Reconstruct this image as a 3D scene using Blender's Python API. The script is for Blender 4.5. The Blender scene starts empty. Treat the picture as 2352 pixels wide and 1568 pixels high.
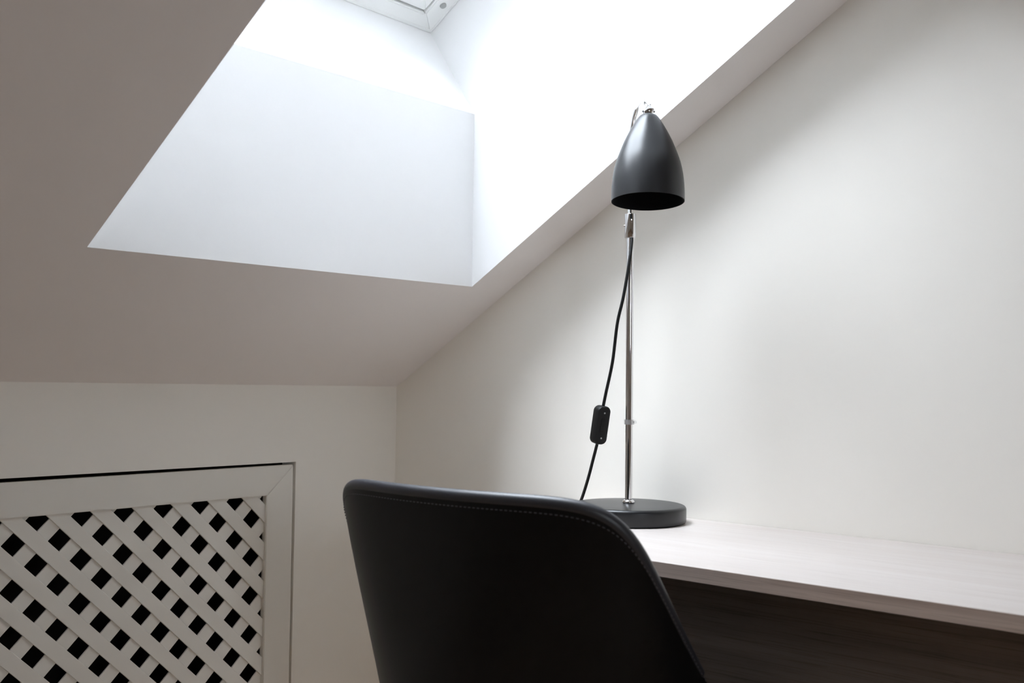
import bpy, bmesh, math, random
from mathutils import Vector, Matrix
PI = math.pi
sc = bpy.context.scene
col = sc.collection

# ------------------------------------------------------------------ camera
# origin: the room corner at floor level; gable wall y=0, knee wall x=0
cam_d = bpy.data.cameras.new('camera')
cam = bpy.data.objects.new('camera', cam_d); col.objects.link(cam)
yaw, pitch, roll = math.radians(41.474), math.radians(2.656), math.radians(0.687)
fw = Vector((-math.sin(yaw)*math.cos(pitch), math.cos(yaw)*math.cos(pitch), math.sin(pitch)))
rt = Vector((math.cos(yaw), math.sin(yaw), 0)); up = rt.cross(fw)
rt, up = (rt*math.cos(roll) + up*math.sin(roll)), (up*math.cos(roll) - rt*math.sin(roll))
m = Matrix((rt, up, -fw)).transposed().to_4x4()
m.translation = Vector((1.6324, -1.4688, 0.955))
cam.matrix_world = m
cam_d.sensor_width = 36; cam_d.lens = 35.14
cam_d.clip_start = 0.02
cam_d.dof.use_dof = True; cam_d.dof.focus_distance = 1.60; cam_d.dof.aperture_fstop = 6.3
sc.camera = cam

# ------------------------------------------------------------------ sky, exposure
SLOPE = math.radians(30.64)
SV = Vector((math.cos(SLOPE), 0, math.sin(SLOPE)))      # up the roof
NV = Vector((-math.sin(SLOPE), 0, math.cos(SLOPE)))     # out of the roof
KZ = 0.955                                              # knee wall height
def roof(s, y, n=0.0):
    return Vector((0, 0, KZ)) + SV*s + NV*n + Vector((0, y, 0))

SKY_A, SKY_B, SKY_K = 0.3, 1.0, 2.2
world = bpy.data.worlds.new('overcast_sky'); sc.world = world
world.use_nodes = True
bg = world.node_tree.nodes['Background']
bg.inputs['Color'].default_value = (0.96, 0.985, 1.11, 1)
bg.inputs['Strength'].default_value = 8.0
# overcast cloud, brightest around the veiled sun beyond the ridge
wn = world.node_tree; WL = wn.links.new
wt = wn.nodes.new('ShaderNodeTexCoord')
wd = wn.nodes.new('ShaderNodeVectorMath'); wd.operation = 'DOT_PRODUCT'
wd.inputs[1].default_value = Vector((0.75, -0.25, 0.60)).normalized()
WL(wt.outputs['Generated'], wd.inputs[0])
wc = wn.nodes.new('ShaderNodeMath'); wc.operation = 'MAXIMUM'; wc.inputs[1].default_value = 0.0
WL(wd.outputs['Value'], wc.inputs[0])
wp = wn.nodes.new('ShaderNodeMath'); wp.operation = 'POWER'; wp.inputs[1].default_value = SKY_K
WL(wc.outputs[0], wp.inputs[0])
wm = wn.nodes.new('ShaderNodeMath'); wm.operation = 'MULTIPLY_ADD'; wm.inputs[1].default_value = 8.0*SKY_B; wm.inputs[2].default_value = 8.0*SKY_A
WL(wp.outputs[0], wm.inputs[0]); WL(wm.outputs[0], bg.inputs['Strength'])
sc.view_settings.view_transform = 'Standard'
sc.view_settings.look = 'None'
sc.view_settings.gamma = 1
sc.view_settings.use_curve_mapping = False
sc.view_settings.exposure = 3.08
# sky portal at the roof window (guides sampling of the sky, gives no light of its own)
pd = bpy.data.lights.new('sky_portal', 'AREA'); pd.shape = 'RECTANGLE'
pd.size = 0.74; pd.size_y = 0.72
pd.cycles.is_portal = True
portal = bpy.data.objects.new('sky_portal', pd); col.objects.link(portal)
pm = Matrix((SV, NV.cross(SV), NV)).transposed().to_4x4()
pm.translation = roof(0.90, -0.4725, 0.60)
portal.matrix_world = pm
pd2 = bpy.data.lights.new('fill_window_portal', 'AREA'); pd2.shape = 'RECTANGLE'; pd2.size = 0.5; pd2.size_y = 0.46  # sampling portal for the added fill window
pd2.cycles.is_portal = True
portal2 = bpy.data.objects.new('fill_window_portal', pd2); col.objects.link(portal2)
portal2.matrix_world = Matrix.Translation((4.32, -2.175, 1.4)) @ Matrix.Rotation(math.radians(90), 4, 'Y')
sc.cycles.max_bounces = 12
sc.cycles.diffuse_bounces = 12
sc.cycles.transparent_max_bounces = 12

# ------------------------------------------------------------------ materials
def mat(name, color, rough=0.6, metal=0.0, spec=0.5, noise=None, bump=None, **kw):
    m = bpy.data.materials.new(name); m.use_nodes = True
    nt = m.node_tree; b = nt.nodes['Principled BSDF']
    b.inputs['Base Color'].default_value = (*color, 1)
    b.inputs['Roughness'].default_value = rough
    b.inputs['Metallic'].default_value = metal
    b.inputs['Specular IOR Level'].default_value = spec
    for k, v in kw.items(): b.inputs[k.replace('_', ' ')].default_value = v
    tc = nt.nodes.new('ShaderNodeTexCoord')
    if noise:
        sc_, amt = noise
        n = nt.nodes.new('ShaderNodeTexNoise'); n.inputs['Scale'].default_value = sc_
        n.inputs['Detail'].default_value = 4
        nt.links.new(tc.outputs['Object'], n.inputs['Vector'])
        r = nt.nodes.new('ShaderNodeMix'); r.data_type = 'RGBA'
        r.inputs[6].default_value = (*[c*(1-amt) for c in color], 1)
        r.inputs[7].default_value = (*[min(1, c*(1+amt)) for c in color], 1)
        nt.links.new(n.outputs['Fac'], r.inputs[0]); nt.links.new(r.outputs[2], b.inputs['Base Color'])
    if bump:
        bs, bd = bump
        n = nt.nodes.new('ShaderNodeTexNoise'); n.inputs['Scale'].default_value = bs
        n.inputs['Detail'].default_value = 5
        nt.links.new(tc.outputs['Object'], n.inputs['Vector'])
        bp = nt.nodes.new('ShaderNodeBump'); bp.inputs['Strength'].default_value = 0.4
        bp.inputs['Distance'].default_value = bd
        nt.links.new(n.outputs['Fac'], bp.inputs['Height']); nt.links.new(bp.outputs['Normal'], b.inputs['Normal'])
    return m

def wood(name, c1, c2, rough, scale=(1.2, 26, 26), pore=0.06):
    m = bpy.data.materials.new(name); m.use_nodes = True
    nt = m.node_tree; b = nt.nodes['Principled BSDF']; L = nt.links.new
    tc = nt.nodes.new('ShaderNodeTexCoord')
    mp = nt.nodes.new('ShaderNodeMapping'); mp.inputs['Scale'].default_value = scale
    L(tc.outputs['Object'], mp.inputs['Vector'])
    n1 = nt.nodes.new('ShaderNodeTexNoise'); n1.inputs['Scale'].default_value = 1.0
    n1.inputs['Detail'].default_value = 6; n1.inputs['Distortion'].default_value = 0.8
    L(mp.outputs['Vector'], n1.inputs['Vector'])
    mp2 = nt.nodes.new('ShaderNodeMapping'); mp2.inputs['Scale'].default_value = tuple(s*k for s, k in zip(scale, (6, 13, 13)))
    L(tc.outputs['Object'], mp2.inputs['Vector'])
    n2 = nt.nodes.new('ShaderNodeTexNoise'); n2.inputs['Scale'].default_value = 1.0; n2.inputs['Detail'].default_value = 3
    L(mp2.outputs['Vector'], n2.inputs['Vector'])
    cr = nt.nodes.new('ShaderNodeValToRGB')
    cr.color_ramp.elements[0].position = 0.3; cr.color_ramp.elements[0].color = (*c2, 1)
    cr.color_ramp.elements[1].position = 0.68; cr.color_ramp.elements[1].color = (*c1, 1)
    L(n1.outputs['Fac'], cr.inputs['Fac'])
    cr2 = nt.nodes.new('ShaderNodeValToRGB')
    cr2.color_ramp.elements[0].position = 0.30; cr2.color_ramp.elements[0].color = (1-pore*2, 1-pore*2.2, 1-pore*2.4, 1)
    cr2.color_ramp.elements[1].position = 0.48; cr2.color_ramp.elements[1].color = (1, 1, 1, 1)
    L(n2.outputs['Fac'], cr2.inputs['Fac'])
    mx = nt.nodes.new('ShaderNodeMix'); mx.data_type = 'RGBA'; mx.blend_type = 'MULTIPLY'; mx.inputs[0].default_value = 1
    L(cr.outputs['Color'], mx.inputs[6]); L(cr2.outputs['Color'], mx.inputs[7]); L(mx.outputs[2], b.inputs['Base Color'])
    b.inputs['Roughness'].default_value = rough
    bp = nt.nodes.new('ShaderNodeBump'); bp.inputs['Strength'].default_value = 0.15; bp.inputs['Distance'].default_value = 0.0004
    L(n2.outputs['Fac'], bp.inputs['Height']); L(bp.outputs['Normal'], b.inputs['Normal'])
    return m

M = {}
M['paint'] = mat('warm_white_wall_paint', (0.875, 0.845, 0.785), 0.75, spec=0.25, noise=(3, 0.008), bump=(60, 0.0006))
M['ceiling'] = mat('warm_white_ceiling_paint', (0.86, 0.82, 0.80), 0.8, spec=0.2, noise=(3, 0.008), bump=(60, 0.0005))
M['lining'] = mat('white_shaft_paint', (0.85, 0.85, 0.85), 0.7, spec=0.25, bump=(60, 0.0005))
M['frame_white'] = mat('white_lacquer', (0.90, 0.905, 0.89), 0.4, noise=(8, 0.01))
M['joinery'] = mat('off_white_lacquered_wood', (0.78, 0.755, 0.70), 0.5, spec=0.3, noise=(6, 0.01))
M['plug'] = mat('grey_plastic', (0.42, 0.43, 0.42), 0.5)
M['void_shade'] = mat('unlit_hollow_shade', (0.035, 0.03, 0.027), 0.95, spec=0.1, noise=(30, 0.2))  # near-black: the hollow's lack of light is put into the colour
M['floor'] = wood('oak_boards', (0.46, 0.335, 0.23), (0.36, 0.25, 0.165), 0.5, (8, 1.2, 8))
M['ash'] = wood('pale_ash_veneer', (0.66, 0.61, 0.58), (0.62, 0.56, 0.525), 0.42)
M['ash_edge'] = wood('pale_ash_edging', (0.66, 0.555, 0.49), (0.48, 0.385, 0.33), 0.5, (2.0, 90, 90), 0.16)
M['ash_shaded'] = wood('ash_darkened_by_shade', (0.30, 0.25, 0.215), (0.21, 0.17, 0.145), 0.6, (1.6, 40, 40), 0.14)  # same ash as the desktop, darkened: under-desk shade put into the colour
M['black'] = mat('satin_black_lacquer', (0.009, 0.0095, 0.011), 0.34, spec=0.45)
M['black_in'] = mat('matt_black_lacquer', (0.008, 0.008, 0.009), 0.8, spec=0.15)
M['rubber'] = mat('black_rubber', (0.008, 0.008, 0.008), 0.5, spec=0.25)
M['chrome'] = mat('polished_chrome', (0.78, 0.78, 0.79), 0.06, metal=1.0, noise=(5, 0.01))
M['leather'] = mat('black_leather', (0.003, 0.003, 0.004), 0.36, spec=0.28, bump=(500, 0.0002))
M['leather_sheen'] = mat('black_leather_sky_sheen', (0.013, 0.015, 0.024), 0.44, spec=0.9, bump=(500, 0.0002))  # rim leather lighter and bluer: sky sheen put into the colour
M['thread'] = mat('charcoal_thread', (0.10, 0.10, 0.115), 0.6)
M['steel_black'] = mat('black_powder_coated_steel', (0.02, 0.02, 0.02), 0.5)
M['clear'] = mat('clear_plastic', (0.9, 0.9, 0.9), 0.12, Transmission_Weight=0.9)
# window pane: thin clear glass
g = bpy.data.materials.new('window_glass'); g.use_nodes = True
nt = g.node_tree; nt.nodes.clear()
o_ = nt.nodes.new('ShaderNodeOutputMaterial'); mx = nt.nodes.new('ShaderNodeMixShader')
tr = nt.nodes.new('ShaderNodeBsdfTransparent'); tr.inputs[0].default_value = (0.93, 0.96, 0.95, 1)
gl = nt.nodes.new('ShaderNodeBsdfGlossy'); gl.inputs['Roughness'].default_value = 0.02
fr = nt.nodes.new('ShaderNodeFresnel'); fr.inputs[0].default_value = 1.45
nt.links.new(fr.outputs[0], mx.inputs[0]); nt.links.new(tr.outputs[0], mx.inputs[1]); nt.links.new(gl.outputs[0], mx.inputs[2])
nt.links.new(mx.outputs[0], o_.inputs[0]); M['glass'] = g

# ------------------------------------------------------------------ helpers
def obj(name, bm, m, parent=None, smooth=False, loc=None):
    me = bpy.data.meshes.new(name)
    bmesh.ops.recalc_face_normals(bm, faces=bm.faces)
    bm.to_mesh(me); bm.free()
    if smooth:
        me.polygons.foreach_set('use_smooth', [True]*len(me.polygons))
        me.set_sharp_from_angle(angle=math.radians(38))
    me.materials.append(m)
    o = bpy.data.objects.new(name, me); col.objects.link(o)
    if parent: o.parent = parent
    if loc: o.location = loc
    return o
def tag(o, label=None, cat=None, group=None, kind=None):
    for k, v in (('label', label), ('category', cat), ('group', group), ('kind', kind)):
        if v: o[k] = v
    return o
def empty(name, loc, rz=0):
    o = bpy.data.objects.new(name, None); col.objects.link(o)
    o.location = loc; o.rotation_euler = (0, 0, rz); o.empty_display_size = 0.1
    return o
def add_box(bm, lo, hi):
    v = [bm.verts.new((x, y, z)) for x in (lo[0], hi[0]) for y in (lo[1], hi[1]) for z in (lo[2], hi[2])]
    for f in ((0,1,3,2),(4,6,7,5),(0,4,5,1),(2,3,7,6),(0,2,6,4),(1,5,7,3)):
        bm.faces.new([v[i] for i in f])
def box(name, lo, hi, m, parent=None, bev=0.0):
    bm = bmesh.new(); add_box(bm, lo, hi)
    if bev: bmesh.ops.bevel(bm, geom=bm.edges[:], offset=bev, segments=3, affect='EDGES', profile=0.6)
    return obj(name, bm, m, parent, smooth=bool(bev))
def prism(bm, pts, vec):
    """closed prism: polygon pts (Vectors) swept along vec"""
    a = [bm.verts.new(p) for p in pts]; b = [bm.verts.new(p + vec) for p in pts]
    bm.faces.new(a); bm.faces.new(b[::-1])
    n = len(pts)
    for i in range(n): bm.faces.new((a[i], b[i], b[(i+1) % n], a[(i+1) % n]))
def lathe(bm, prof, n=64, mtx=None):
    rings = []
    for r, z in prof:
        if r < 1e-6: rings.append([bm.verts.new((0, 0, z))])
        else: rings.append([bm.verts.new((r*math.cos(2*PI*k/n), r*math.sin(2*PI*k/n), z)) for k in range(n)])
    for A, B in zip(rings, rings[1:]):
        for k in range(n):
            q = (k+1) % n
            if len(A) == 1 and len(B) == 1: continue
            if len(A) == 1: bm.faces.new((A[0], B[k], B[q]))
            elif len(B) == 1: bm.faces.new((A[k], B[0], A[q]))
            else: bm.faces.new((A[k], B[k], B[q], A[q]))
    if mtx is not None: bmesh.ops.transform(bm, matrix=mtx, verts=[v for r_ in rings for v in r_])
def spline(pts, n=10):
    P = [Vector(p) for p in pts]; P = [P[0]*2-P[1]] + P + [P[-1]*2-P[-2]]; out = []
    for i in range(1, len(P)-2):
        for k in range(n):
            t = k/n; a, b, c, d = P[i-1:i+3]
            out.append(0.5*((2*b) + (c-a)*t + (2*a-5*b+4*c-d)*t*t + (3*b-a-3*c+d)*t**3))
    out.append(P[-2]); return out
def tube(bm, pts, rad, n=16):
    pts = [Vector(p) for p in pts]; rings = []; N = None
    for i, p in enumerate(pts):
        t = (pts[min(i+1, len(pts)-1)] - pts[max(i-1, 0)]).normalized()
        if N is None:
            N = t.orthogonal().normalized()
        N = (N - t*N.dot(t)).normalized(); B = t.cross(N)
        r = rad(i/(len(pts)-1)) if callable(rad) else rad
        rings.append([bm.verts.new(p + N*r*math.cos(2*PI*k/n) + B*r*math.sin(2*PI*k/n)) for k in range(n)])
    for A, B_ in zip(rings, rings[1:]):
        for k in range(n): bm.faces.new((A[k], B_[k], B_[(k+1) % n], A[(k+1) % n]))
    bm.faces.new(rings[0][::-1]); bm.faces.new(rings[-1])

# ------------------------------------------------------------------ room shell
XR, YL = 4.2, -3.6          # far walls, behind the camera
S_RIDGE = 3.0               # the slope ends here and a flat ceiling goes on
xr = roof(S_RIDGE, 0).x; zr = roof(S_RIDGE, 0).z
T = 0.10
tag(box('floor', (-0.6, YL-T, -0.1), (XR+T, T, 0), M['floor']), kind='structure')

bm = bmesh.new()            # gable wall
prism(bm, [Vector(p) for p in ((-T, 0, 0), (XR+T, 0, 0), (XR+T, 0, zr), (xr, 0, zr), (0, 0, KZ), (-T, 0, KZ))], Vector((0, T, 0)))
tag(obj('wall_right', bm, M['paint']), kind='structure')
bm = bmesh.new()
prism(bm, [Vector(p) for p in ((-T, YL, 0), (XR+T, YL, 0), (XR+T, YL, zr), (xr, YL, zr), (0, YL, KZ), (-T, YL, KZ))], Vector((0, -T, 0)))
tag(obj('wall_left', bm, M['paint']), kind='structure')
bm = bmesh.new()            # wall behind the camera; its unseen window is added for ambient fill
VY0, VY1, VZ0, VZ1 = -2.4, -1.95, 1.15, 1.65
for lo, hi in (((XR, YL, 0), (XR+T, 0, VZ0)), ((XR, YL, VZ1), (XR+T, 0, zr)), ((XR, YL, VZ0), (XR+T, VY0, VZ1)), ((XR, VY1, VZ0), (XR+T, 0, VZ1))):
    add_box(bm, lo, hi)
tag(obj('wall_back', bm, M['paint']), kind='structure')
w2_ = empty('fill_window', (XR, (VY0+VY1)/2, VZ0)); tag(w2_, kind='structure')
bm = bmesh.new(); hy = (VY1-VY0)/2; hz = VZ1-VZ0
for lo, hi in (((0.03, -hy, 0), (0.09, hy, 0.06)), ((0.03, -hy, hz-0.06), (0.09, hy, hz)), ((0.03, -hy, 0.06), (0.09, -hy+0.06, hz-0.06)),
               ((0.03, hy-0.06, 0.06), (0.09, hy, hz-0.06)), ((0.03, -0.03, 0.06), (0.09, 0.03, hz-0.06))):
    add_box(bm, lo, hi)
obj('frame', bm, M['frame_white'], w2_)
for ya, yb in ((-hy+0.06, -0.03), (0.03, hy-0.06)):
    box('pane', (0.058, ya, 0.06), (0.062, yb, hz-0.06), M['glass'], w2_)


# knee wall with the hatch opening
OY0, OY1, OZ0, OZ1 = -1.172, -0.2625, 0.10, 0.8040
WT = 0.045
bm = bmesh.new()
for lo, hi in (((-WT, OY1, 0), (0, 0, KZ)), ((-WT, YL, 0), (0, OY0, KZ)),
               ((-WT, OY0, OZ1), (0, OY1, KZ)), ((-WT, OY0, 0), (0, OY1, OZ0))):
    add_box(bm, lo, hi)
bmesh.ops.remove_doubles(bm, verts=bm.verts[:], dist=1e-5)
tag(obj('wall_front', bm, M['paint']), kind='structure')
# the dark storage hollow under the eaves behind the hatch
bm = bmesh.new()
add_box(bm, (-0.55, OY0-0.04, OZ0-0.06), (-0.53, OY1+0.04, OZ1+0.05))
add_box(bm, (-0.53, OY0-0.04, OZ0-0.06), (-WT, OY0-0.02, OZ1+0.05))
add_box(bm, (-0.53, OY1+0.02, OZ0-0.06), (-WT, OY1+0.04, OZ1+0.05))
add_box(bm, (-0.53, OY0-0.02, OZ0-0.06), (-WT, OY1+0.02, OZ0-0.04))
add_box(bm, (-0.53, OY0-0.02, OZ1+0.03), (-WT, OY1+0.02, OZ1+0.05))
tag(obj('trim_1', bm, M['void_shade']), kind='structure')

# sloping ceiling with the skylight opening and its plastered shaft
def ceiling_part(name, m, polys, thick=0.03):
    bm = bmesh.new()
    for poly in polys: bm.faces.new([bm.verts.new(p) for p in poly])
    bmesh.ops.remove_doubles(bm, verts=bm.verts[:], dist=1e-5)
    me = bpy.data.meshes.new(name); bm.to_mesh(me); bm.free(); me.materials.append(m)
    o = bpy.data.objects.new(name, me); col.objects.link(o)
    md = o.modifiers.new('thickness', 'SOLIDIFY'); md.thickness = thick; md.offset = -1
    md.use_even_offset = True; md.use_rim = False
    tag(o, kind='structure'); return o
YA, YB = -0.8425, -0.103
SA, SB = 0.3595, 0.3745      # lower edge of the opening, left and right end
STOP = 1.27
c1, c2 = roof(SA, YA), roof(SB, YB)          # lower corners
c3, c4 = roof(STOP, YB), roof(STOP, YA)      # upper corners
nW = 0.509                                   # depth of the shaft
W0, W1 = 0.531, 1.27                         # window along the slope
k1, k2 = Vector((c1.x, YA, KZ+0.519)), Vector((c2.x, YB, KZ+0.5225))   # where the lower face turns
w1, w2 = roof(W0, YA, nW), roof(W0, YB, nW)
w3, w4 = roof(W1, YB, nW), roof(W1, YA, nW)
# face winding: normals into the room / shaft
polys = [
    [roof(-0.02, 0), roof(-0.02, YL), c1, c2],
    [roof(-0.02, 0), c2, c3, roof(S_RIDGE, 0)],
    [roof(-0.02, YL), roof(S_RIDGE, YL), c4, c1],
    [c4, roof(S_RIDGE, YL), roof(S_RIDGE, 0), c3],
]
ceiling_part('ceiling', M['ceiling'], [p[::-1] for p in polys] + [[Vector((xr, 0, zr)), Vector((XR, 0, zr)), Vector((XR, YL, zr)), Vector((xr, YL, zr))][::-1]])
shaft = [
    [c1, c2, k2, k1],
    [k1, k2, w2, w1],
    [c2, c3, w3, w2, k2],
    [c4, c1, k1, w1, w4],
    [c3, c4, w4, w3],
]
sh = ceiling_part('wall_skylight_shaft', M['lining'], shaft)
for nm in ('ceiling', 'wall_skylight_shaft'):
    o = bpy.data.objects[nm]; bm = bmesh.new(); bm.from_mesh(o.data)
    bmesh.ops.recalc_face_normals(bm, faces=bm.faces[:])
    ctr = Vector((1.6, -1.5, 0.9)) if nm == 'ceiling' else roof(1.0, -0.47, 0.25)
    f = max(bm.faces, key=lambda q: q.calc_area())
    if f.normal.dot(ctr - f.calc_center_median()) < 0: bmesh.ops.reverse_faces(bm, faces=bm.faces[:])
    bm.to_mesh(o.data); bm.free()

# ------------------------------------------------------------------ roof window
win = empty('window_1', roof(W0, (YA+YB)/2, nW)); tag(win, kind='structure')
winv = Matrix.Translation(win.location).inverted()
def ring(name, s0, s1, y0, y1, wb, ws, n0, n1, m, parent, bev=0.002):
    """mitred frame in the roof plane"""
    bm = bmesh.new()
    o = [(s0, y0), (s0, y1), (s1, y1), (s1, y0)]
    i = [(s0+wb, y0+ws), (s0+wb, y1-ws), (s1-wb, y1-ws), (s1-wb, y0+ws)]
    for a in range(4):
        b = (a+1) % 4
        prism(bm, [winv @ roof(q[0], q[1], n0) for q in (o[a], o[b], i[b], i[a])], NV*(n1-n0))
    if bev: bmesh.ops.bevel(bm, geom=bm.edges[:], offset=bev, segments=2, affect='EDGES')
    return obj(name, bm, m, parent, smooth=True)
# outer frame; an added dark ring in the gap to the sash blocks sky light
ring('frame', W0-0.035, W1+0.035, YA-0.035, YB+0.035, 0.0705, 0.0795, nW+0.0, nW+0.070, M['frame_white'], win, 0.003)
ring('frame_bead', W0+0.001, W1-0.001, YA+0.001, YB-0.001, 0.006, 0.004, nW-0.0018, nW+0.002, M['frame_white'], win, 0.0008)
ring('light_seal', W0+0.0345, W1-0.0345, YA+0.0435, YB-0.0435, 0.012, 0.012, nW+0.020, nW+0.040, M['rubber'], win, 0)
sash = ring('sash', W0+0.0400, W1-0.0400, YA+0.0475, YB-0.0475, 0.058, 0.05, nW+0.003, nW+0.060, M['frame_white'], win)
bm = bmesh.new()
prism(bm, [winv @ roof(s, y, nW+0.035) for s, y in ((W0+0.09, YA+0.09), (W0+0.09, YB-0.09), (W1-0.09, YB-0.09), (W1-0.09, YA+0.09))], NV*0.004)
obj('pane', bm, M['glass'], sash)
for yy in (YB-0.0235, YA+0.0235):
    bm = bmesh.new()
    R_ = Matrix((SV, NV.cross(SV), NV)).transposed().to_4x4(); R_.translation = winv @ roof(W0+0.068, yy, nW+0.0015)
    lathe(bm, [(0, -0.004), (0.0062, -0.004), (0.0066, -0.0025), (0.0066, 0.004), (0, 0.004)], 32, R_)
    tag(obj('screw_cap', bm, M['plug'], win, smooth=True), label='round grey screw cap')

# ------------------------------------------------------------------ lattice hatch in the knee wall
hx = -0.001
hatch = empty('lattice_hatch', (hx, -0.7175, 0.105))
tag(hatch, 'off-white framed access hatch with a diagonal lattice, set in the low knee wall', 'hatch')
HY, HZ = 0.4520, 0.6925     # half width, height (local)
FW, FWT = 0.0610, 0.0565     # stile and top rail width
hatch.rotation_euler = (math.radians(0.17), 0, 0)
def frame_piece(name, poly):
    bm = bmesh.new(); prism(bm, [Vector((0, a, b)) for a, b in poly], Vector((-0.014, 0, 0)))
    bmesh.ops.bevel(bm, geom=bm.edges[:], offset=0.0012, segments=2, affect='EDGES')
    return obj(name, bm, M['joinery'], hatch, smooth=True)
g_ = 0.00015
frame_piece('rail', [(-HY+g_, HZ), (HY-g_, HZ), (HY-FW-g_, HZ-FWT), (-HY+FW+g_, HZ-FWT)])
frame_piece('rail', [(-HY+g_, 0), (HY-g_, 0), (HY-FW-g_, FWT), (-HY+FW+g_, FWT)])
frame_piece('stile', [(HY, g_), (HY, HZ-g_), (HY-FW, HZ-FWT-g_), (HY-FW, FWT+g_)])
frame_piece('stile', [(-HY, g_), (-HY, HZ-g_), (-HY+FW, HZ-FWT-g_), (-HY+FW, FWT+g_)])
def clip(poly, lo, hi):
    for ax, lim, sg in ((0, lo[0], 1), (0, hi[0], -1), (1, lo[1], 1), (1, hi[1], -1)):
        out = []
        for a, b in zip(poly, poly[1:]+poly[:1]):
            ia, ib = (a[ax]-lim)*sg >= 0, (b[ax]-lim)*sg >= 0
            if ia: out.append(a)
            if ia != ib:
                t = (lim-a[ax])/(b[ax]-a[ax]); out.append((a[0]+(b[0]-a[0])*t, a[1]+(b[1]-a[1])*t))
        poly = out
        if not poly: break
    return poly
P_ = 0.03642                 # half diagonal pitch of the holes
Y0h, Z0h = -0.5005 + 0.7175, KZ - 0.2576 - 0.105     # one hole centre
slat_w = 0.0246; pit = 2*P_/math.sqrt(2); H2 = slat_w/2
lo, hi = (-HY+FW-0.006, FWT-0.006), (HY-FW+0.006, HZ-FWT+0.006)
bmL = bmesh.new()
for layer, dr in ((0, (1, -1)), (1, (1, 1))):
    d = Vector(dr).normalized(); n = Vector((-d.y, d.x)) if layer else Vector((d.y*-1, d.x))
    c0 = Vector((Y0h, Z0h)).dot(n)
    for k in range(-40, 41):
        c = c0 + (k+0.5)*pit
        q = [d*s_*2 + n*(c+e) for s_, e in ((-1, -H2), (1, -H2), (1, H2), (-1, H2))]
        q = clip([(Y0h+(v[0]-Y0h)*1.005, Z0h+(v[1]-Z0h)*0.996) for v in q], lo, hi)
        if len(q) < 3: continue
        x0 = -0.0050 if layer == 0 else -0.0088
        prism(bmL, [Vector((x0, a, b)) for a, b in q], Vector((-0.0036, 0, 0)))
bmesh.ops.bevel(bmL, geom=[e for e in bmL.edges if e.calc_length() > 0.02], offset=0.0006, segments=1, affect='EDGES')
obj('lattice_panel', bmL, M['joinery'], hatch)
bm = bmesh.new()
tube(bm, [(0.0005, -HY+0.03, 0.34), (0.016, -HY+0.03, 0.34)], lambda t: 0.006+0.006*t, 20)
obj('knob', bm, M['chrome'], hatch, smooth=True)

# ------------------------------------------------------------------ desk
DX0, DX1, DY, DZ, DT = 0.50, 1.95, -0.399, 0.740, 0.0182
desk = empty('desk', ((DX0+DX1)/2, DY/2, 0)); tag(desk, 'pale ash veneered desk fixed along the right wall under the skylight', 'desk')
hx_ = (DX1-DX0)/2; hy_ = -DY/2
top = box('desktop', (-hx_, -hy_, DZ-DT), (hx_, hy_-0.0008, DZ), M['ash'], desk, 0.0008)
box('edge_band', (-hx_+0.0009, -hy_-0.0012, DZ-DT+0.0003), (hx_-0.0009, -hy_+0.0004, DZ-0.0003), M['ash_edge'], desk)
box('back_panel', (-hx_+0.018, hy_-0.020, 0.002), (hx_-0.018, hy_-0.002, DZ-DT), M['ash_shaded'], desk)
for sx in (-1, 1):
    xa = -hx_ if sx < 0 else hx_-0.018
    box('side_panel', (xa, -hy_+0.01, 0), (xa+0.018, hy_-0.002, DZ-DT), M['ash'], desk, 0.0006)

# ------------------------------------------------------------------ lamp
LX, LY = 0.6885, -0.1085
lamp = empty('desk_lamp', (LX, LY, DZ+0.0004)); tag(lamp, 'black metal table lamp with a chrome pole, standing on the pale desk', 'table lamp')
bm = bmesh.new()
R0 = 0.0932
prof = [(0, 0), (R0-0.003, 0), (R0-0.0012, 0.0012), (R0, 0.003), (R0, 0.0215)]
prof += [(R0-0.006*(1-math.cos(a*PI/16)), 0.0215+0.006*math.sin(a*PI/16)) for a in range(1, 9)]
prof += [(0.05, 0.0283), (0, 0.0287)]
lathe(bm, prof, 128); base = obj('base', bm, M['black'], lamp, smooth=True)
zb = 0.0286
def z_(w): return w - DZ
bm = bmesh.new()
lathe(bm, [(0, zb), (0.0092, zb), (0.0098, zb+0.001), (0.0098, zb+0.003), (0.0085, zb+0.005), (0.0062, zb+0.0062), (0, zb+0.0062)], 40)
obj('collar', bm, M['chrome'], lamp, smooth=True)
bm = bmesh.new(); lathe(bm, [(0, zb+0.005), (0.0060, zb+0.005), (0.0060, z_(1.2050)), (0, z_(1.2050))], 40)
obj('pole', bm, M['chrome'], lamp, smooth=True)
bm = bmesh.new()
a, b = z_(1.2045), z_(1.2445)
lathe(bm, [(0, a), (0.0090, a), (0.0096, a+0.0008), (0.0096, b-0.0008), (0.0088, b), (0, b)], 40)
sl = obj('sleeve', bm, M['chrome'], lamp, smooth=True)
to = Vector((0.7786-LX, -0.1922-LY, 0)).normalized()     # horizontal direction the neck reaches
bm = bmesh.new()                                          # thumb screw on the sleeve
side = Vector((-0.75, -0.66, 0)); pc = Vector((0, 0, (a+b)/2))
tube(bm, [pc + side*0.0090, pc + side*0.0112], 0.0016, 12)
obj('set_screw', bm, M['chrome'], sl, smooth=True)
RN = 0.0665; zc = z_(1.3460); reach = Vector((0.7786-LX, -0.1922-LY, 0)).length
ang_end = 145
pts = [Vector((0, 0, z_(1.2440))), Vector((0, 0, zc-0.04)), Vector((0, 0, zc-0.01))]
for k in range(0, 30):
    t = math.radians(ang_end*k/29)
    pts.append(to*(RN*(1-math.cos(t))) + Vector((0, 0, zc+RN*math.sin(t))))
bm = bmesh.new(); tube(bm, pts, 0.0046, 24); neck = obj('neck', bm, M['chrome'], lamp, smooth=True)
nend = pts[-1]
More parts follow.
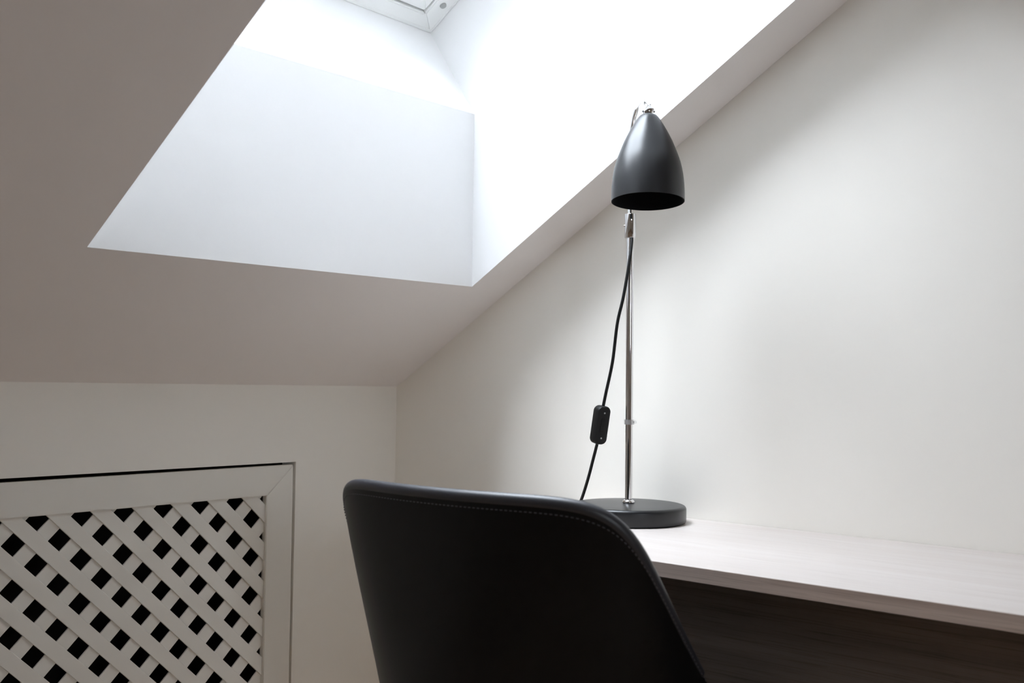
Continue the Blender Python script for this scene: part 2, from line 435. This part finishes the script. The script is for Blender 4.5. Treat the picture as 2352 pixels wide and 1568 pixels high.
# knuckle joint: a round clevis with cap nut between neck and shade
tocam = Vector((0.556, -0.831, 0)).normalized()
down = (Vector((0, 0, -1)) + tocam*math.tan(math.radians(4.2))).normalized()
shade_top = Vector((0.7786, -0.1922, 1.3768)) - Vector((LX, LY, DZ))
jc = shade_top - down*0.0068
bm = bmesh.new()
tube(bm, [nend - (pts[-1]-pts[-2]).normalized()*0.001, jc - down*0.006], lambda t: 0.0046-0.0008*t, 16)
sd = to.cross(Vector((0, 0, 1)))
vw = sd.cross(Vector((0, 0, 1)))
for s_ in (-1, 1):         # two domed cheeks of the swivel
    c0 = jc + vw*s_*0.0012
    tube(bm, [c0, c0 + vw*s_*0.0025, c0 + vw*s_*0.0045, c0 + vw*s_*0.0056], lambda t: (0.0082, 0.0080, 0.0060, 0.0020)[min(3, int(t*3+0.5))], 32)
tube(bm, [jc - down*0.0055, jc - down*0.0098], lambda t: 0.0050-0.0006*t, 24)
tube(bm, [jc - sd*0.0100, jc + sd*0.0100], 0.0026, 16)
tube(bm, [jc, shade_top + down*0.002], 0.0042, 20)
obj('joint', bm, M['chrome'], lamp, smooth=True)
# shade: bullet profile with thickness
RS, HS = 0.0556, 0.1365
pr = [(0, .165), (.012, .235), (.035, .285), (.07, .345), (.13, .43), (.195, .52), (.26, .60), (.32, .67), (.385, .735), (.45, .795), (.51, .85), (.57, .895),
      (.635, .932), (.70, .96), (.76, .978), (.82, .990), (.88, .997), (.95, 1.0), (1, .997)]
outer = [(r*RS, t*HS) for t, r in pr]
inner = [(max(r*RS-0.0014, 0), t*HS+0.0014*(1-t)) for t, r in pr][::-1]
q = Vector((0, 0, 1)).rotation_difference(down).to_matrix().to_4x4(); q.translation = shade_top
bm = bmesh.new(); lathe(bm, [(0, -0.0012), (0.004, -0.0012), (RS*.14, -0.0008)] + outer, 128, q)
shade = obj('shade', bm, M['black'], lamp, smooth=True)
bm = bmesh.new(); lathe(bm, [outer[-1]] + inner + [(0, 0.0014)], 128, q)
obj('shade_lining', bm, M['black_in'], shade, smooth=True)
bm = bmesh.new(); lathe(bm, [(0, 0.002), (0.006, 0.002), (0.0135, 0.012), (0.0135, 0.05), (0.012, 0.052), (0, 0.052)], 32, q)
obj('bulb_socket', bm, M['black_in'], shade, smooth=True)
# clear plastic clip on the pole
zc_ = z_(0.9010)
bm = bmesh.new()
lathe(bm, [(0.0061, zc_-0.004), (0.0084, zc_-0.004), (0.0084, zc_+0.004), (0.0061, zc_+0.004), (0.0061, zc_-0.004)], 32)
tube(bm, [Vector((0.0065, 0.0035, zc_)), Vector((0.0095, 0.0065, zc_))], 0.0022, 12)
tag(obj('cord_clip', bm, M['clear'], lamp, smooth=True), label='clear plastic cord clip')

# cord from the sleeve through the inline switch, behind the base, along the desk to its left end
L0 = Vector((LX, LY, DZ))
rt_h = Vector((0.7496, 0.6618, 0)); fw_h = Vector((-0.6618, 0.7496, 0))
def cp(lat, dep, z): return rt_h*lat + fw_h*dep + Vector((0, 0, z - DZ))
path = [cp(0.0015, -0.0050, 1.208), cp(0.0012, -0.0090, 1.195), cp(-0.0035, -0.0150, 1.160), cp(-0.0125, -0.015, 1.105), cp(-0.0215, -0.010, 1.062),
        cp(-0.0280, -0.002, 1.000), cp(-0.0378, 0.006, 0.948), cp(-0.0425, 0.010, 0.922)]
path2 = [cp(-0.0500, 0.018, 0.866), cp(-0.0560, 0.028, 0.838), cp(-0.0640, 0.046, 0.800), cp(-0.074, 0.070, 0.762), cp(-0.084, 0.080, 0.7490)]
path2 += [Vector((x, y, z)) - L0 for x, y, z in ((0.585, -0.050, 0.7450), (0.55, -0.040, 0.7448), (0.515, -0.030, 0.7450), (0.495, -0.027, 0.7458), (0.487, -0.026, 0.740), (0.482, -0.025, 0.70), (0.480, -0.02, 0.3), (0.470, -0.02, 0.02), (0.40, -0.03, 0.006), (0.28, -0.03, 0.006))]
sp1 = spline(path, 12); sp2 = spline(path2, 12)
bm = bmesh.new(); tube(bm, sp1, 0.0026, 14); cord = obj('cord', bm, M['rubber'], lamp, smooth=True)
bm = bmesh.new(); tube(bm, sp2, 0.0026, 14); obj('cord', bm, M['rubber'], lamp, smooth=True)
# inline switch body
A, B = path[-1] + Vector((0, 0, 0.004)), path2[0] - Vector((0, 0, 0.001))
ax = (A-B).normalized(); sx_ = (rt_h - ax*rt_h.dot(ax)).normalized()
sx_ = (Matrix.Rotation(math.radians(28), 3, ax) @ sx_); sy_ = ax.cross(sx_)
ctr = (A+B)/2; Ls = (A-B).length/2
def slab(hw, hl, hd, rad, bev, off=0.0):
    bm = bmesh.new(); rings = []
    lay = [(-hd, bev), (-hd+bev*0.3, bev*0.3), (-hd+bev, 0), (hd-bev, 0), (hd-bev*0.3, bev*0.3), (hd, bev)]
    for h, ins in lay:
        ring_ = []
        for cx, cz, a0 in ((hw-rad, hl-rad, 0), (-hw+rad, hl-rad, 90), (-hw+rad, -hl+rad, 180), (hw-rad, -hl+rad, 270)):
            for k in range(9):
                t = math.radians(a0+90*k/8); r = rad-ins
                ring_.append(bm.verts.new(ctr + sx_*(cx+r*math.cos(t)) + ax*(cz+r*math.sin(t)) + sy_*(h+off)))
        rings.append(ring_)
    n = len(rings[0])
    for A_, B_ in zip(rings, rings[1:]):
        for k in range(n): bm.faces.new((A_[k], B_[k], B_[(k+1) % n], A_[(k+1) % n]))
    bm.faces.new(rings[0][::-1]); bm.faces.new(rings[-1])
    return bm
switch = obj('switch', slab(0.0125, Ls+0.001, 0.0085, 0.0095, 0.0028), M['rubber'], cord, smooth=True)
# front of the switch faces the room
front = -1 if sy_.dot(fw_h) > 0 else 1

# ------------------------------------------------------------------ chair
q_ = dict(cx=.8431, cy=-.7019, rot=.0760, zt=.8446, wt=.2281, wb=.2431, gt=.0974, gb=.3424, rec=.1137, dr=.2007, n=6.1307, pw=1.6)
chair = empty('office_chair', (q_['cx']-0.25*math.sin(q_['rot']), q_['cy']+0.25*math.cos(q_['rot']), 0), q_['rot'])
tag(chair, 'black leather tub chair seen from behind, pushed in at the desk', 'chair')
OFF = Vector((0, -0.25, 0))
ZB = 0.40
def shell_pt(u, v, ins=0.0):
    a = abs(u)
    ze = q_['zt'] - 0.001 - q_['dr']*a**q_['n']
    z = ZB + (ze-ZB)*v - ins
    s = max(q_['zt']-z, 0)/0.42
    w = q_['wt'] + (q_['wb']-q_['wt'])*s**q_['pw']; g_ = q_['gt'] + (q_['gb']-q_['gt'])*s**q_['pw']
    th = u*PI/2*0.97
    return Vector((w*math.sin(th), g_*(1-math.cos(th)) + q_['rec']*(q_['zt']-z), z)) + OFF
NU, NV_ = 72, 30
bm = bmesh.new()
grid = [[bm.verts.new(shell_pt(-1+2*i/NU, j/NV_, 0.0065*j/NV_)) for i in range(NU+1)] for j in range(NV_+1)]
for j in range(NV_):
    for i in range(NU): bm.faces.new((grid[j][i], grid[j][i+1], grid[j+1][i+1], grid[j+1][i]))
me = bpy.data.meshes.new('backrest')
bmesh.ops.recalc_face_normals(bm, faces=bm.faces[:])
bm.faces.ensure_lookup_table()
f = bm.faces[len(bm.faces)//2]
if f.normal.y > 0: bmesh.ops.reverse_faces(bm, faces=bm.faces[:])
bm.to_mesh(me); bm.free(); me.materials.append(M['leather'])
me.polygons.foreach_set('use_smooth', [True]*len(me.polygons))
back = bpy.data.objects.new('backrest', me); col.objects.link(back); back.parent = chair
md = back.modifiers.new('thickness', 'SOLIDIFY'); md.thickness = 0.015; md.offset = -1; md.use_even_offset = True
md = back.modifiers.new('edge', 'BEVEL'); md.width = 0.0073; md.segments = 7; md.limit_method = 'ANGLE'; md.angle_limit = math.radians(50)
# padded roll along the rim
def shell_n(u, v, ins):
    du = shell_pt(u+0.004, v, ins) - shell_pt(u-0.004, v, ins)
    dv = shell_pt(u, v, ins-0.004) - shell_pt(u, v, ins+0.004)
    n = du.cross(dv).normalized()
    return n if n.y < 0 else -n
bm = bmesh.new(); RR = 0.0079
tube(bm, [shell_pt(-0.992+1.984*k/240, 1.0, RR-0.0006) - shell_n(-0.992+1.984*k/240, 1.0, RR)*0.0072 for k in range(241)], RR, 24)
obj('rim_roll', bm, M['leather_sheen'], back, smooth=True)
# stitching just under the rim, on the outside
bm = bmesh.new()
us = [-0.99+1.98*k/4000 for k in range(4001)]
acc = 0.0; prev = None
for u in us:
    p = shell_pt(u, 1.0, 0.0162)
    if prev is not None: acc += (p-prev).length
    if prev is not None and acc >= 0.0055:
        acc = 0.0
        t = (p-prev).normalized()
        e1 = shell_pt(u, 1.0, 0.0172) - p
        nrm = t.cross(e1).normalized()
        if nrm.y > 0: nrm = -nrm
        c_ = p + nrm*0.0006
        tube(bm, [c_ - t*0.0017, c_ - t*0.001, c_ + t*0.001, c_ + t*0.0017], lambda k: 0.0006 if 0.2 < k < 0.8 else 0.0003, 6)
    prev = p
obj('stitching', bm, M['thread'], back, smooth=True)
# seat pan and cushion
def seat_outline(ins, z, fy):
    pts = []
    bw = q_['wb']*1.0 - ins
    yb = OFF.y + q_['rec']*(q_['zt']-ZB) + ins
    gg = q_['gb'] - ins*0.5
    for k in range(25):
        th = -PI/2 + PI*k/24
        pts.append(Vector((bw*math.sin(th), yb+gg*(1-math.cos(th)), z)))
    r = 0.07; fr = OFF.y + fy - ins
    for k in range(9):
        t = PI/2*k/8; pts.append(Vector((bw-0.02-r+r*math.cos(t), fr-r+r*math.sin(t), z)))
    for k in range(9):
        t = PI/2+PI/2*k/8; pts.append(Vector((-bw+0.02+r+r*math.cos(t), fr-r+r*math.sin(t), z)))
    return pts
def seat_mesh(ins, z0, z1, fy, bev):
    bm = bmesh.new(); prism(bm, seat_outline(ins, z0, fy), Vector((0, 0, z1-z0)))
    ed = [e for e in bm.edges if abs(e.verts[0].co.z-e.verts[1].co.z) < 1e-6]
    bmesh.ops.bevel(bm, geom=ed, offset=bev, segments=5, affect='EDGES')
    return bm
obj('seat', seat_mesh(0.002, 0.355, 0.402, 0.56, 0.012), M['leather'], chair, smooth=True)
obj('seat_cushion', seat_mesh(0.022, 0.4015, 0.462, 0.552, 0.022), M['leather'], chair, smooth=True)
cy_ = OFF.y + 0.33
bm = bmesh.new(); lathe(bm, [(0, 0), (0.11, 0), (0.11, 0.012), (0.04, 0.02), (0.03, 0.03), (0, 0.03)], 40, Matrix.Translation((0, cy_, 0.326)))
obj('mounting_plate', bm, M['steel_black'], chair, smooth=True)
for sx in (-1, 1):
    for sy in (-1, 1):
        bm = bmesh.new()
        a = Vector((sx*0.07, cy_+sy*0.07, 0.335)); b = Vector((sx*0.235, cy_+sy*0.225, 0.006))
        tube(bm, [a, (a*3+b)/4, (a+b)/2, (a+b*3)/4, b], lambda t: 0.0145-0.005*t, 20)
        lg = obj('leg', bm, M['steel_black'], chair, smooth=True)
        bm = bmesh.new(); lathe(bm, [(0, 0), (0.012, 0), (0.013, 0.003), (0.011, 0.010), (0, 0.010)], 20, Matrix.Translation((b.x, b.y, 0.0002)))
        obj('foot_glide', bm, M['rubber'], lg, smooth=True)
# small screws on the front of the inline switch
for k in (-1, 1):
    bm = bmesh.new()
    c0 = ctr + ax*k*0.021 + sy_*front*0.0084
    tube(bm, [c0, c0 + sy_*front*0.0006], 0.0014, 14)
    tag(obj('screw', bm, M['plug'], switch, smooth=True), label='small grey screw')
# raised rocker between the screws
obj('rocker', slab(0.0045, 0.0120, 0.0012, 0.003, 0.0006, off=front*0.0082), M['rubber'], switch, smooth=True)
